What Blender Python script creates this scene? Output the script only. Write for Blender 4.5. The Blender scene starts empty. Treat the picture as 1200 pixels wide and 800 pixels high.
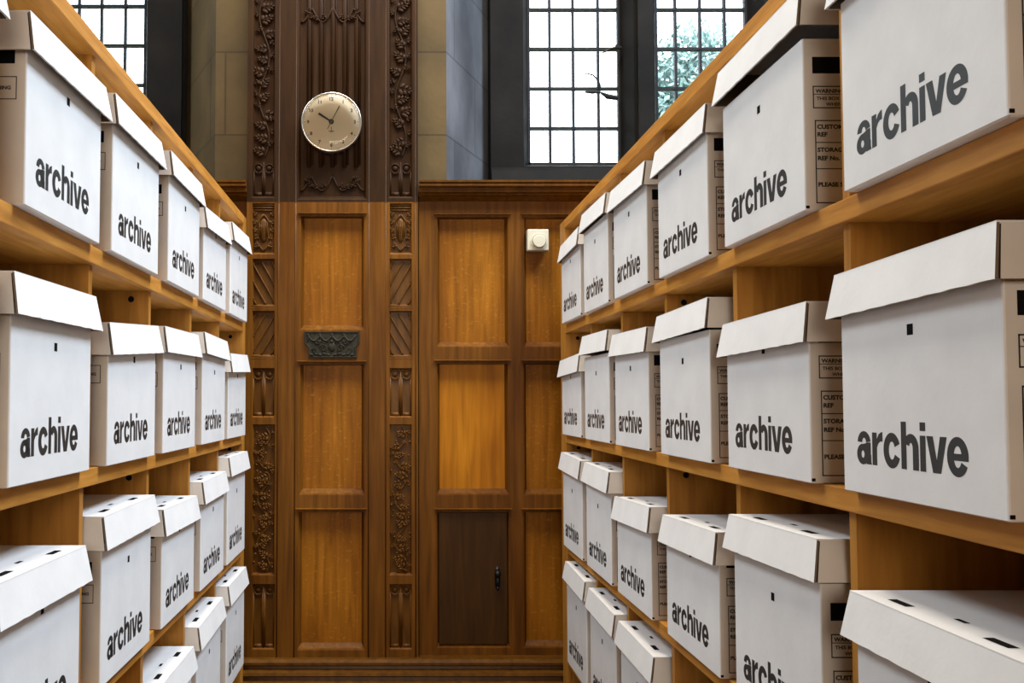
import bpy, bmesh, math, random
from mathutils import Vector, Matrix
random.seed(7)
C = bpy.context.scene.collection
SC = bpy.context.scene
PI = math.pi

# ---------------------------------------------------------------- camera, world, lights
EYE = 1.5                                   # camera height
F, VX, VY, DP = 1100.0, 464.0, 470.0, 48.0  # focal length in px, vanishing point of the aisle, pitch in px
PITCH = math.atan(DP / F)
cam_d = bpy.data.cameras.new('camera')
cam_d.sensor_width = 36; cam_d.lens = 36 * F / 1200
cam_d.shift_x = (600 - VX) / 1200
cam_d.shift_y = (VY - DP - 400) / 1200
cam_d.clip_start = 0.02
cam = bpy.data.objects.new('camera', cam_d); C.objects.link(cam)
cam.location = (0, 0, EYE); cam.rotation_euler = (PI / 2 + PITCH, 0, 0)
SC.camera = cam
vs = SC.view_settings
vs.view_transform = 'Standard'; vs.look = 'None'; vs.gamma = 1; vs.use_curve_mapping = False
vs.exposure = 0.0

world = bpy.data.worlds.new('daylight'); SC.world = world; world.use_nodes = True
bg = world.node_tree.nodes['Background']
bg.inputs[0].default_value = (0.90, 0.96, 1.0, 1); bg.inputs[1].default_value = 7.0


def area(name, loc, target, sx, sy, power, col):
    d = bpy.data.lights.new(name, 'AREA'); d.shape = 'RECTANGLE'; d.size = sx; d.size_y = sy
    d.energy = power; d.color = col
    o = bpy.data.objects.new(name, d); C.objects.link(o); o.location = loc
    o.rotation_euler = (Vector(target) - Vector(loc)).to_track_quat('-Z', 'Y').to_euler()
    return o


area('ceiling_light_over_aisle', (0.05, 2.2, 4.6), (0.05, 2.0, 0), 1.2, 1.2, 135, (1.0, 0.90, 0.78))
area('unseen_key_right', (2.1, 1.9, 5.0), (-0.5, 1.6, 1.0), 1.6, 1.4, 275, (0.74, 0.86, 1.0))  # added cool key for the left-hand boxes; the side wall has no window
area('unseen_key_left', (-2.3, 2.6, 4.7), (0.6, 2.2, 1.1), 1.6, 1.2, 105, (0.84, 0.93, 1.0))  # unseen area light, added to brighten the right-hand boxes
area('added_fill_behind', (0.25, -3.6, 2.3), (0.1, 3.0, 1.5), 2.2, 1.2, 115, (1.0, 0.84, 0.68))  # warm fill added behind the camera to lift box ends and wood


# ---------------------------------------------------------------- helpers
def ray(px, py):
    a = (px - VX) / F; b = (VY - DP - py) / F
    cp, sp = math.cos(PITCH), math.sin(PITCH)
    return a, cp - b * sp, sp + b * cp


def wp(px, py, Y):
    """x and z of the point of the plane y = Y seen at a pixel of the photograph"""
    a, f, u = ray(px, py)
    t = Y / f
    return a * t, EYE + u * t


class MB:
    def __init__(s):
        s.v = []; s.f = []; s.m = []; s.flat = set()

    def poly(s, pts, mi=0):
        n = len(s.v); s.v += [tuple(p) for p in pts]; s.flat.add(len(s.f)); s.f.append(tuple(range(n, n + len(pts)))); s.m.append(mi)

    def box(s, x0, x1, y0, y1, z0, z1, mi=0):
        if x0 > x1: x0, x1 = x1, x0
        if y0 > y1: y0, y1 = y1, y0
        if z0 > z1: z0, z1 = z1, z0
        s.hexa([(x0, y0, z0), (x1, y0, z0), (x1, y1, z0), (x0, y1, z0), (x0, y0, z1), (x1, y0, z1), (x1, y1, z1), (x0, y1, z1)], mi)

    def hexa(s, p, mi=0):
        n = len(s.v); s.v += [tuple(q) for q in p]
        for f in ((0, 3, 2, 1), (4, 5, 6, 7), (0, 1, 5, 4), (1, 2, 6, 5), (2, 3, 7, 6), (3, 0, 4, 7)):
            s.flat.add(len(s.f)); s.f.append(tuple(n + i for i in f)); s.m.append(mi)

    def prism(s, pts, y0, y1, mi=0):
        """outline (x, z) counter-clockwise seen from the front (-y), from y0 (front) to y1"""
        n = len(s.v); k = len(pts)
        s.v += [(x, y0, z) for x, z in pts] + [(x, y1, z) for x, z in pts]
        s.f.append(tuple(range(n, n + k))); s.m.append(mi)
        s.f.append(tuple(range(n + 2 * k - 1, n + k - 1, -1))); s.m.append(mi)
        for i in range(k):
            j = (i + 1) % k
            s.f.append((n + i, n + k + i, n + k + j, n + j)); s.m.append(mi)

    def profile_x(s, prof, x0, x1, mi=0):
        """moulding run along x; prof is a closed outline of (y, z)"""
        n = len(s.v); k = len(prof)
        s.v += [(x0, y, z) for y, z in prof] + [(x1, y, z) for y, z in prof]
        s.f.append(tuple(range(n, n + k))); s.m.append(mi)
        s.f.append(tuple(range(n + 2 * k - 1, n + k - 1, -1))); s.m.append(mi)
        for i in range(k):
            j = (i + 1) % k
            s.f.append((n + i, n + k + i, n + k + j, n + j)); s.m.append(mi)

    def tube(s, pts, r, seg=8, mi=0):
        rs = r if isinstance(r, (list, tuple)) else [r] * len(pts)
        P = [Vector(p) for p in pts]; n0 = len(s.v)
        for i, p in enumerate(P):
            d = (P[min(i + 1, len(P) - 1)] - P[max(i - 1, 0)]).normalized()
            a = d.cross(Vector((0, 1, 0)))
            if a.length < 1e-3: a = d.cross(Vector((1, 0, 0)))
            a.normalize(); b = d.cross(a)
            for k in range(seg):
                t = 2 * PI * k / seg
                s.v.append(tuple(p + (a * math.cos(t) + b * math.sin(t)) * rs[i]))
        for i in range(len(P) - 1):
            for k in range(seg):
                k2 = (k + 1) % seg
                s.f.append((n0 + i * seg + k, n0 + i * seg + k2, n0 + (i + 1) * seg + k2, n0 + (i + 1) * seg + k)); s.m.append(mi)
        s.f.append(tuple(n0 + k for k in range(seg))[::-1]); s.m.append(mi)
        s.f.append(tuple(n0 + (len(P) - 1) * seg + k for k in range(seg))); s.m.append(mi)

    def blob(s, c, rx, ry, rz, ang=0, seg=8, rings=5, mi=0):
        """ellipsoid, turned by ang in the wall plane"""
        n0 = len(s.v); ca, sa = math.cos(ang), math.sin(ang)
        def put(x, y, z): s.v.append((c[0] + x * ca - z * sa, c[1] + y, c[2] + x * sa + z * ca))
        put(0, 0, rz)
        for i in range(1, rings):
            ph = PI * i / rings
            for k in range(seg):
                t = 2 * PI * k / seg
                put(rx * math.sin(ph) * math.cos(t), ry * math.sin(ph) * math.sin(t), rz * math.cos(ph))
        put(0, 0, -rz)
        last = len(s.v) - 1
        for k in range(seg):
            k2 = (k + 1) % seg
            s.f.append((n0, n0 + 1 + k, n0 + 1 + k2)); s.m.append(mi)
            s.f.append((last, last - seg + k2, last - seg + k)); s.m.append(mi)
            for i in range(rings - 2):
                a = n0 + 1 + i * seg
                s.f.append((a + k, a + seg + k, a + seg + k2, a + k2)); s.m.append(mi)

    def lathe_y(s, prof, cx, cz, seg=48, mi=0):
        """turned about an axis along y; prof: (radius, y), mi may be a list per segment"""
        n0 = len(s.v)
        for r, y in prof:
            for k in range(seg):
                t = 2 * PI * k / seg
                s.v.append((cx + r * math.cos(t), y, cz + r * math.sin(t)))
        for i in range(len(prof) - 1):
            for k in range(seg):
                k2 = (k + 1) % seg
                s.f.append((n0 + i * seg + k, n0 + i * seg + k2, n0 + (i + 1) * seg + k2, n0 + (i + 1) * seg + k)); s.m.append(mi)

    def disc_y(s, cx, cz, r, y, seg=48, mi=0):
        s.poly([(cx + r * math.cos(2 * PI * k / seg), y, cz + r * math.sin(2 * PI * k / seg)) for k in range(seg)], mi)

    def add_mesh(s, me, fn, mi=0):
        n = len(s.v); s.v += [fn(v.co) for v in me.vertices]
        for p in me.polygons: s.f.append(tuple(n + i for i in p.vertices)); s.m.append(mi)

    def mesh(s, name, mats, smooth=False, bevel=0):
        me = bpy.data.meshes.new(name); me.from_pydata(s.v, [], s.f)
        for m in (mats if isinstance(mats, (list, tuple)) else [mats]): me.materials.append(m)
        for p, mi in zip(me.polygons, s.m): p.material_index = mi; p.use_smooth = smooth and p.index not in s.flat
        bm = bmesh.new(); bm.from_mesh(me)
        if smooth or bevel: bmesh.ops.remove_doubles(bm, verts=bm.verts, dist=1e-6)
        bm.normal_update(); bm.to_mesh(me); bm.free()
        return me

    def build(s, name, mats, parent=None, smooth=False, bevel=0, loc=None):
        me = s.mesh(name, mats, smooth, bevel)
        o = bpy.data.objects.new(name, me); C.objects.link(o)
        if parent: o.parent = parent
        if loc: o.location = loc
        if parent and not loc and parent.type == 'EMPTY':
            o.matrix_parent_inverse = Matrix.Translation(-Vector(parent.location))
        if bevel:
            b = o.modifiers.new('bevel', 'BEVEL'); b.width = bevel; b.segments = 2; b.limit_method = 'ANGLE'
        return o


def empty(name, loc=(0, 0, 0), rz=0):
    o = bpy.data.objects.new(name, None); C.objects.link(o); o.location = loc; o.rotation_euler = (0, 0, rz)
    o.empty_display_size = 0.05
    return o


def tag(o, label=None, cat=None, group=None, kind=None):
    if label: o['label'] = label
    if cat: o['category'] = cat
    if group: o['group'] = group
    if kind: o['kind'] = kind
    return o


# ---------------------------------------------------------------- materials
def mat(name, col, rough=0.5, metal=0.0, spec=0.5):
    m = bpy.data.materials.new(name); m.use_nodes = True
    b = m.node_tree.nodes['Principled BSDF']
    b.inputs['Base Color'].default_value = (*col, 1); b.inputs['Roughness'].default_value = rough
    b.inputs['Metallic'].default_value = metal; b.inputs['Specular IOR Level'].default_value = spec
    return m


def noisy(name, stops, scale=(1, 1, 1), nscale=5, detail=4, rough=0.5, spec=0.5, bump=0.0, bscale=None, dist=0.0, second=None):
    m = mat(name, stops[0][1], rough, 0, spec); nt = m.node_tree; N = nt.nodes; L = nt.links
    b = N['Principled BSDF']
    tc = N.new('ShaderNodeTexCoord'); geo = N.new('ShaderNodeNewGeometry'); mp = N.new('ShaderNodeMapping'); mp.inputs['Scale'].default_value = scale
    L.new(geo.outputs['Position'], mp.inputs['Vector'])
    nz = N.new('ShaderNodeTexNoise'); nz.inputs['Scale'].default_value = nscale; nz.inputs['Detail'].default_value = detail
    nz.inputs['Distortion'].default_value = dist
    L.new(mp.outputs[0], nz.inputs['Vector'])
    rp = N.new('ShaderNodeValToRGB')
    rp.color_ramp.elements[0].position = stops[0][0]; rp.color_ramp.elements[0].color = (*stops[0][1], 1)
    rp.color_ramp.elements[1].position = stops[-1][0]; rp.color_ramp.elements[1].color = (*stops[-1][1], 1)
    for p, c in stops[1:-1]:
        e = rp.color_ramp.elements.new(p); e.color = (*c, 1)
    L.new(nz.outputs['Fac'], rp.inputs['Fac'])
    out = rp.outputs[0]
    if second:                               # a second, larger-scale variation: (vector scale, noise scale, darkening colour)
        mp2 = N.new('ShaderNodeMapping'); mp2.inputs['Scale'].default_value = second[0]; L.new(geo.outputs['Position'], mp2.inputs['Vector'])
        n2 = N.new('ShaderNodeTexNoise'); n2.inputs['Scale'].default_value = second[1]; n2.inputs['Detail'].default_value = 3
        L.new(mp2.outputs[0], n2.inputs['Vector'])
        r2 = N.new('ShaderNodeValToRGB'); r2.color_ramp.elements[0].position = 0.35; r2.color_ramp.elements[1].position = 0.65
        r2.color_ramp.elements[0].color = (*second[2], 1); r2.color_ramp.elements[1].color = (1, 1, 1, 1)
        L.new(n2.outputs['Fac'], r2.inputs['Fac'])
        mx = N.new('ShaderNodeMix'); mx.data_type = 'RGBA'; mx.blend_type = 'MULTIPLY'; mx.inputs[0].default_value = 1
        L.new(out, mx.inputs[6]); L.new(r2.outputs[0], mx.inputs[7]); out = mx.outputs[2]
    L.new(out, b.inputs['Base Color'])
    if bump:
        bp = N.new('ShaderNodeBump'); bp.inputs['Strength'].default_value = bump; bp.inputs['Distance'].default_value = 0.004
        if bscale:
            nb = N.new('ShaderNodeTexNoise'); nb.inputs['Scale'].default_value = bscale; nb.inputs['Detail'].default_value = 3
            L.new(geo.outputs['Position'], nb.inputs['Vector']); L.new(nb.outputs['Fac'], bp.inputs['Height'])
        else: L.new(nz.outputs['Fac'], bp.inputs['Height'])
        L.new(bp.outputs[0], b.inputs['Normal'])
    return m


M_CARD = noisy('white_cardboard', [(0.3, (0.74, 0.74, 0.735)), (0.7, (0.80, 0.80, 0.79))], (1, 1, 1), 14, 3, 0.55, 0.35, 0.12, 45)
M_CARDE = noisy('shade_tinted_cardboard_end', [(0.3, (0.64, 0.61, 0.57)), (0.7, (0.71, 0.68, 0.63))], (1, 1, 1), 14, 3, 0.6, 0.3, 0.12, 45)  # white card too; the shade on the box ends is mixed into this colour
M_CORE = mat('cardboard_core', (0.16, 0.12, 0.085), 0.9)
M_INK = mat('black_ink', (0.020, 0.023, 0.023), 0.42)
M_HOLE = mat('dark_hole', (0.006, 0.006, 0.006), 0.9, 0, 0.1)
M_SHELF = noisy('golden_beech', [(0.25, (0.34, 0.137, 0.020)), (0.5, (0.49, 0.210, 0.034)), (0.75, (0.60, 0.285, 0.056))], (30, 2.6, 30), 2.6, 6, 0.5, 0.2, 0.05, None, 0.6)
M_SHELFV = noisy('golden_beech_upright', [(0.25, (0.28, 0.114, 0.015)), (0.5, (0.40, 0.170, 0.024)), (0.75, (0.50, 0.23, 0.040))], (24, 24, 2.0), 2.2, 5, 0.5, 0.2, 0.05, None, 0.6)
M_OAK = noisy('oak_panelling', [(0.28, (0.092, 0.033, 0.0028)), (0.5, (0.145, 0.053, 0.0045)), (0.74, (0.20, 0.077, 0.008))], (30, 30, 1.6), 2.0, 6, 0.45, 0.12, 0.04, None, 0.5, ((3, 3, 1.2), 1.3, (0.62, 0.55, 0.48)))
M_OAKP = noisy('oak_field', [(0.26, (0.180, 0.064, 0.0032)), (0.5, (0.27, 0.099, 0.0052)), (0.76, (0.36, 0.137, 0.010))], (22, 22, 1.4), 2.4, 6, 0.45, 0.12, 0.04, None, 0.6, ((5, 5, 2), 1.0, (0.72, 0.64, 0.55)))
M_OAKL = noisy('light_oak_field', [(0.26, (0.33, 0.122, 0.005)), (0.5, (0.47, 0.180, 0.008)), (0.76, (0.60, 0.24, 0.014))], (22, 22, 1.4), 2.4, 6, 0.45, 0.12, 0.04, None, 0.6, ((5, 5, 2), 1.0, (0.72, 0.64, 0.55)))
# medullary flecks of quarter-sawn oak on the panel fields
_n = M_OAKP.node_tree; _b = _n.nodes['Principled BSDF']; _src = _b.inputs['Base Color'].links[0].from_socket
_g = _n.nodes.new('ShaderNodeNewGeometry'); _mp = _n.nodes.new('ShaderNodeMapping'); _mp.inputs['Scale'].default_value = (40, 40, 75); _mp.inputs['Rotation'].default_value = (0, 0.5, 0)
_nz = _n.nodes.new('ShaderNodeTexNoise'); _nz.inputs['Scale'].default_value = 1.6; _nz.inputs['Detail'].default_value = 2; _nz.inputs['Distortion'].default_value = 0.8
_rp = _n.nodes.new('ShaderNodeValToRGB'); _rp.color_ramp.elements[0].position = 0.60; _rp.color_ramp.elements[1].position = 0.68; _rp.color_ramp.elements[1].color = (0.2, 0.2, 0.2, 1)
_n.links.new(_g.outputs['Position'], _mp.inputs[0]); _n.links.new(_mp.outputs[0], _nz.inputs[0]); _n.links.new(_nz.outputs['Fac'], _rp.inputs[0])
_mx = _n.nodes.new('ShaderNodeMix'); _mx.data_type = 'RGBA'; _mx.inputs[7].default_value = (0.50, 0.26, 0.05, 1)
_n.links.new(_rp.outputs[0], _mx.inputs[0]); _n.links.new(_src, _mx.inputs[6]); _n.links.new(_mx.outputs[2], _b.inputs['Base Color'])
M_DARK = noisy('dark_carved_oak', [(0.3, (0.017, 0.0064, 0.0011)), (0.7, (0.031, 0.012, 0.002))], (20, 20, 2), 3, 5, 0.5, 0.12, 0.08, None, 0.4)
M_CARVE = noisy('carved_oak', [(0.3, (0.062, 0.023, 0.0024)), (0.7, (0.115, 0.044, 0.005))], (16, 16, 3), 3, 5, 0.36, 0.14, 0.06, None, 0.4)
M_STONE = noisy('pale_limestone', [(0.3, (0.062, 0.041, 0.014)), (0.7, (0.115, 0.077, 0.028))], (1, 1, 1), 3.5, 6, 0.8, 0.3, 0.3, 30)
M_GREY = noisy('grey_reveal_stone', [(0.3, (0.045, 0.05, 0.06)), (0.5, (0.085, 0.092, 0.105)), (0.7, (0.15, 0.16, 0.18))], (1, 1, 0.5), 4, 6, 0.8, 0.3, 0.3, 30)  # cooler grey than the wall stone, used on the right recess reveals
M_DSTONE = noisy('dark_frame_stone', [(0.3, (0.004, 0.0037, 0.0036)), (0.7, (0.011, 0.010, 0.0088))], (1, 1, 1), 5, 6, 0.75, 0.12, 0.3, 30)  # very dark stone of the window frames
M_LEAD = mat('lead', (0.012, 0.013, 0.016), 0.6, 0.0, 0.2)
M_IRON = mat('black_iron', (0.012, 0.012, 0.013), 0.4, 0.6)
M_BRONZE = noisy('patinated_bronze', [(0.3, (0.016, 0.015, 0.010)), (0.7, (0.040, 0.036, 0.024))], (1, 1, 1), 60, 4, 0.5, 0.12, 0.1)
M_CLOCKF = noisy('silvered_dial', [(0.3, (0.60, 0.54, 0.40)), (0.7, (0.66, 0.60, 0.45))], (1, 1, 1), 6, 2, 0.6, 0.2)
M_STEEL = mat('brushed_steel', (0.55, 0.53, 0.48), 0.3, 0.9)
M_PLAST = noisy('ivory_plastic', [(0.3, (0.54, 0.51, 0.39)), (0.7, (0.60, 0.57, 0.45))], (1, 1, 1), 4, 2, 0.4)
M_PLASTER = noisy('hall_plaster', [(0.3, (0.16, 0.125, 0.085)), (0.7, (0.2, 0.16, 0.11))], (1, 1, 1), 2, 4, 0.85)
M_FLOOR = noisy('hall_floorboards', [(0.3, (0.05, 0.025, 0.012)), (0.7, (0.09, 0.045, 0.02))], (20, 1.5, 1), 2, 5, 0.45)
M_LAWN = noisy('lawn', [(0.3, (0.08, 0.14, 0.05)), (0.7, (0.14, 0.22, 0.08))], (1, 1, 1), 3, 5, 0.9)
M_LEAF = noisy('blue_green_leaves', [(0.3, (0.20, 0.31, 0.29)), (0.7, (0.27, 0.38, 0.35))], (1, 1, 1), 3, 4, 0.6)
M_BARK = noisy('bark', [(0.3, (0.05, 0.04, 0.03)), (0.7, (0.12, 0.10, 0.07))], (6, 6, 1), 5, 5, 0.9)
M_SCREW = mat('pale_screw', (0.6, 0.58, 0.55), 0.35, 0.7)


def glass_mat(name, tint=(1, 1, 1), ior=1.45):
    m = bpy.data.materials.new(name); m.use_nodes = True; nt = m.node_tree; nt.nodes.clear()
    o = nt.nodes.new('ShaderNodeOutputMaterial'); t = nt.nodes.new('ShaderNodeBsdfTransparent'); t.inputs[0].default_value = (*tint, 1)
    g = nt.nodes.new('ShaderNodeBsdfGlossy'); g.inputs['Roughness'].default_value = 0.04
    lw = nt.nodes.new('ShaderNodeFresnel'); lw.inputs[0].default_value = ior
    x = nt.nodes.new('ShaderNodeMixShader'); nt.links.new(lw.outputs[0], x.inputs[0]); nt.links.new(t.outputs[0], x.inputs[1]); nt.links.new(g.outputs[0], x.inputs[2])
    nt.links.new(x.outputs[0], o.inputs[0]); return m


M_GLASS = glass_mat('leaded_glass', (0.95, 0.98, 1.0))
M_DOME = glass_mat('clock_glass', (1, 1, 1), 1.3)


# ---------------------------------------------------------------- room shell
def holed_board(mb, x0, x1, z0, z1, holes, yf, yb, mi=0):
    """board with rectangular openings: front, back, edges and the walls of each opening"""
    xs = sorted({x0, x1, *[h[0] for h in holes], *[h[1] for h in holes]}); xs = [x for x in xs if x0 <= x <= x1]
    zs = sorted({z0, z1, *[h[2] for h in holes], *[h[3] for h in holes]}); zs = [z for z in zs if z0 <= z <= z1]
    for a, b in zip(xs, xs[1:]):
        for c, d in zip(zs, zs[1:]):
            mx, mz = (a + b) / 2, (c + d) / 2
            if any(h[0] < mx < h[1] and h[2] < mz < h[3] for h in holes): continue
            mb.poly([(a, yf, c), (b, yf, c), (b, yf, d), (a, yf, d)], mi)
            mb.poly([(a, yb, d), (b, yb, d), (b, yb, c), (a, yb, c)], mi)
    for h in list(holes):
        a, b, c, d = h[0], h[1], h[2], h[3]
        mb.poly([(a, yf, c), (a, yb, c), (b, yb, c), (b, yf, c)], mi); mb.poly([(a, yf, d), (b, yf, d), (b, yb, d), (a, yb, d)], mi)
        mb.poly([(a, yf, c), (a, yf, d), (a, yb, d), (a, yb, c)], mi); mb.poly([(b, yf, c), (b, yb, c), (b, yb, d), (b, yf, d)], mi)
    mb.poly([(x0, yf, z0), (x0, yf, z1), (x0, yb, z1), (x0, yb, z0)], mi); mb.poly([(x1, yf, z0), (x1, yb, z0), (x1, yb, z1), (x1, yf, z1)], mi)
    mb.poly([(x0, yf, z0), (x0, yb, z0), (x1, yb, z0), (x1, yf, z0)], mi); mb.poly([(x0, yf, z1), (x1, yf, z1), (x1, yb, z1), (x0, yb, z1)], mi)


CEIL = 5.6
YS = 3.42       # face of the stone wall
YG = 3.87       # plane of the leaded windows
YP = 3.36       # face of the panelling
YC = 3.33       # face of the projecting centre bay
YD = 3.95       # outside face of the wall

m = MB(); m.box(-4.2, 4.2, -5.2, YD, -0.06, 0); m.build('floor', M_FLOOR)['kind'] = 'structure'
m = MB(); m.box(-4.2, 4.2, -5.2, YD, CEIL, CEIL + 0.1); m.build('ceiling', M_PLASTER)['kind'] = 'structure'
m = MB(); m.box(-4.3, -4.2, -5.2, YD, 0, CEIL); m.build('wall_left', M_PLASTER)['kind'] = 'structure'
m = MB(); m.box(4.2, 4.3, -5.2, YD, 0, CEIL); m.build('wall_right', M_PLASTER)['kind'] = 'structure'
m = MB(); m.box(-4.3, 4.3, -5.3, -5.2, 0, CEIL); m.build('wall_front', M_DARK)['kind'] = 'structure'

SILL = wp(600, 219, YS)[1]                 # top of the panelling / bottom of the window recess
LINT = 3.75
# recesses: (outer left, outer right, inner left, inner right)
ro = (wp(523, 100, YS)[0], wp(572, 100, YG)[0])
cxr = wp(747, 100, YG)[0]
RR = (ro[0], 2 * cxr - ro[0], ro[1], 2 * cxr - ro[1])
lo = (wp(253, 60, YS)[0], wp(213, 60, YG - 0.1)[0])
RL = (-2.6, lo[0], -2.45, lo[1])
m = MB()
for (a, b, c, d) in (): pass
# wall built round the two recesses, with splayed reveals
def stone_wall(m):
    X0, X1 = -4.2, 4.2
    hs = [(RL[0], RL[1]), (RR[0], RR[1])]
    xs = [X0, hs[0][0], hs[0][1], hs[1][0], hs[1][1], X1]
    for i, (a, b) in enumerate(zip(xs, xs[1:])):
        if i in (1, 3):
            m.poly([(a, YS, 0), (b, YS, 0), (b, YS, SILL), (a, YS, SILL)])
            m.poly([(a, YS, LINT), (b, YS, LINT), (b, YS, CEIL), (a, YS, CEIL)])
        else: m.poly([(a, YS, 0), (b, YS, 0), (b, YS, CEIL), (a, YS, CEIL)])
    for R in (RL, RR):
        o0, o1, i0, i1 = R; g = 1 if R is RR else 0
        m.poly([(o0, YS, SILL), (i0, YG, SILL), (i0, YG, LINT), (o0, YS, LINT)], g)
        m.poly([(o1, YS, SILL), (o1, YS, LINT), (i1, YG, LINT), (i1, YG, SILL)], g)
        m.poly([(o0, YS, SILL), (o1, YS, SILL), (i1, YG, SILL), (i0, YG, SILL)])
        m.poly([(o0, YS, LINT), (i0, YG, LINT), (i1, YG, LINT), (o1, YS, LINT)])
    # outside skin with the same openings
    xs = [X0, RL[2], RL[3], RR[2], RR[3], X1]
    for i, (a, b) in enumerate(zip(xs, xs[1:])):
        if i in (1, 3):
            m.poly([(a, YD, 0), (a, YD, SILL), (b, YD, SILL), (b, YD, 0)])
            m.poly([(a, YD, LINT), (a, YD, CEIL), (b, YD, CEIL), (b, YD, LINT)])
        else: m.poly([(a, YD, 0), (a, YD, CEIL), (b, YD, CEIL), (b, YD, 0)])
    for R in (RL, RR):
        i0, i1 = R[2], R[3]
        m.poly([(i0, YG, SILL), (i0, YD, SILL), (i0, YD, LINT), (i0, YG, LINT)])
        m.poly([(i1, YG, SILL), (i1, YG, LINT), (i1, YD, LINT), (i1, YD, SILL)])
        m.poly([(i0, YG, SILL), (i1, YG, SILL), (i1, YD, SILL), (i0, YD, SILL)])
        m.poly([(i0, YG, LINT), (i0, YD, LINT), (i1, YD, LINT), (i1, YG, LINT)])


stone_wall(m)
# stone block joints as a node pattern: brick lines mixed into the limestone
for _M in (M_STONE, M_GREY):
    nt = _M.node_tree; N = nt.nodes; L = nt.links
    geo = N.new('ShaderNodeNewGeometry'); sep = N.new('ShaderNodeSeparateXYZ'); L.new(geo.outputs['Position'], sep.inputs[0])
    ad = N.new('ShaderNodeMath'); ad.operation = 'ADD'; L.new(sep.outputs[0], ad.inputs[0]); L.new(sep.outputs[1], ad.inputs[1])
    cb = N.new('ShaderNodeCombineXYZ'); L.new(ad.outputs[0], cb.inputs[0]); L.new(sep.outputs[2], cb.inputs[1])
    br = N.new('ShaderNodeTexBrick'); br.inputs['Scale'].default_value = 1; br.inputs['Brick Width'].default_value = 0.62; br.inputs['Row Height'].default_value = 0.31
    br.inputs['Mortar Size'].default_value = 0.0035; br.inputs['Color1'].default_value = (1, 1, 1, 1); br.inputs['Color2'].default_value = (0.86, 0.86, 0.86, 1); br.inputs['Mortar'].default_value = (0.55, 0.55, 0.55, 1)
    L.new(cb.outputs[0], br.inputs['Vector'])
    b = N['Principled BSDF']; src = b.inputs['Base Color'].links[0].from_socket
    mx = N.new('ShaderNodeMix'); mx.data_type = 'RGBA'; mx.blend_type = 'MULTIPLY'; mx.inputs[0].default_value = 1
    L.new(src, mx.inputs[6]); L.new(br.outputs[0], mx.inputs[7]); L.new(mx.outputs[2], b.inputs['Base Color'])
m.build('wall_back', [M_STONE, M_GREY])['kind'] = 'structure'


# ---------------------------------------------------------------- windows
def window(name, lights, ztop, frame_x, zfoot, barz, label):
    """lights: list of (x0, x1, [bar xs]); dark stone frame with chamfered openings"""
    root = empty(name, ((frame_x[0] + frame_x[1]) / 2, YG, SILL)); root['kind'] = 'structure'
    fr = MB()
    yf, yb = YG - 0.10, YG + 0.05
    holes = [(a, b, zfoot, ztop) for a, b, _ in lights]
    ch = 0.032
    # front face with wider openings, then a chamfer in to the glass
    big = [(a - ch, b + ch, zfoot - ch, ztop + ch) for a, b, _ in lights]
    holed_board(fr, frame_x[0], frame_x[1], SILL, LINT, big, yf, yf + 0.02)
    for (a, b, _), B in zip(lights, big):
        A0 = [(B[0], yf, B[2]), (B[1], yf, B[2]), (B[1], yf, B[3]), (B[0], yf, B[3])]
        A1 = [(a, YG, zfoot), (b, YG, zfoot), (b, YG, ztop), (a, YG, ztop)]
        A2 = [(a, yb, zfoot), (b, yb, zfoot), (b, yb, ztop), (a, yb, ztop)]
        for i in range(4):
            j = (i + 1) % 4
            fr.poly([A0[i], A1[i], A1[j], A0[j]]); fr.poly([A1[i], A2[i], A2[j], A1[j]])
    holed_board(fr, frame_x[0], frame_x[1], SILL, LINT, holes, yb - 0.02, yb)
    # sloping foot in front of the frame
    fr.profile_x([(yf - 0.09, SILL + 0.001), (yf, SILL + 0.001), (yf, zfoot - ch - 0.004), (yf - 0.02, zfoot - ch - 0.02)], frame_x[0], frame_x[1])
    for xm in [(p[1] + q[0]) / 2 for p, q in zip(lights, lights[1:])]:
        fr.prism([(xm - 0.03, SILL + 0.01), (xm + 0.03, SILL + 0.01), (xm + 0.03, LINT - 0.01), (xm - 0.03, LINT - 0.01)], yf - 0.03, yf + 0.01)
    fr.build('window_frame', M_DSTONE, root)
    for a, b, bars in lights:
        g = MB(); g.box(a - 0.004, b + 0.004, YG + 0.012, YG + 0.015, zfoot - 0.004, ztop + 0.004)
        go = g.build('window_pane', M_GLASS, root)
        l = MB()
        w = 0.0052
        for x in bars: l.box(x - w, x + w, YG + 0.004, YG + 0.023, zfoot, ztop)
        for z in barz:
            if zfoot < z < ztop: l.box(a, b, YG + 0.002, YG + 0.025, z - w, z + w)
        e = 0.010
        l.box(a, a + e, YG + 0.001, YG + 0.026, zfoot, ztop); l.box(b - e, b, YG + 0.001, YG + 0.026, zfoot, ztop)
        l.box(a, b, YG + 0.001, YG + 0.026, zfoot, zfoot + e); l.box(a, b, YG + 0.001, YG + 0.026, ztop - e, ztop)
        for x in bars:
            for z in barz:
                if zfoot < z < ztop: l.blob((x, YG + 0.012, z), 0.010, 0.012, 0.010, 0, 8, 5)
        l.build('lead_glazing_bars', M_LEAD, root)
    return root


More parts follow.
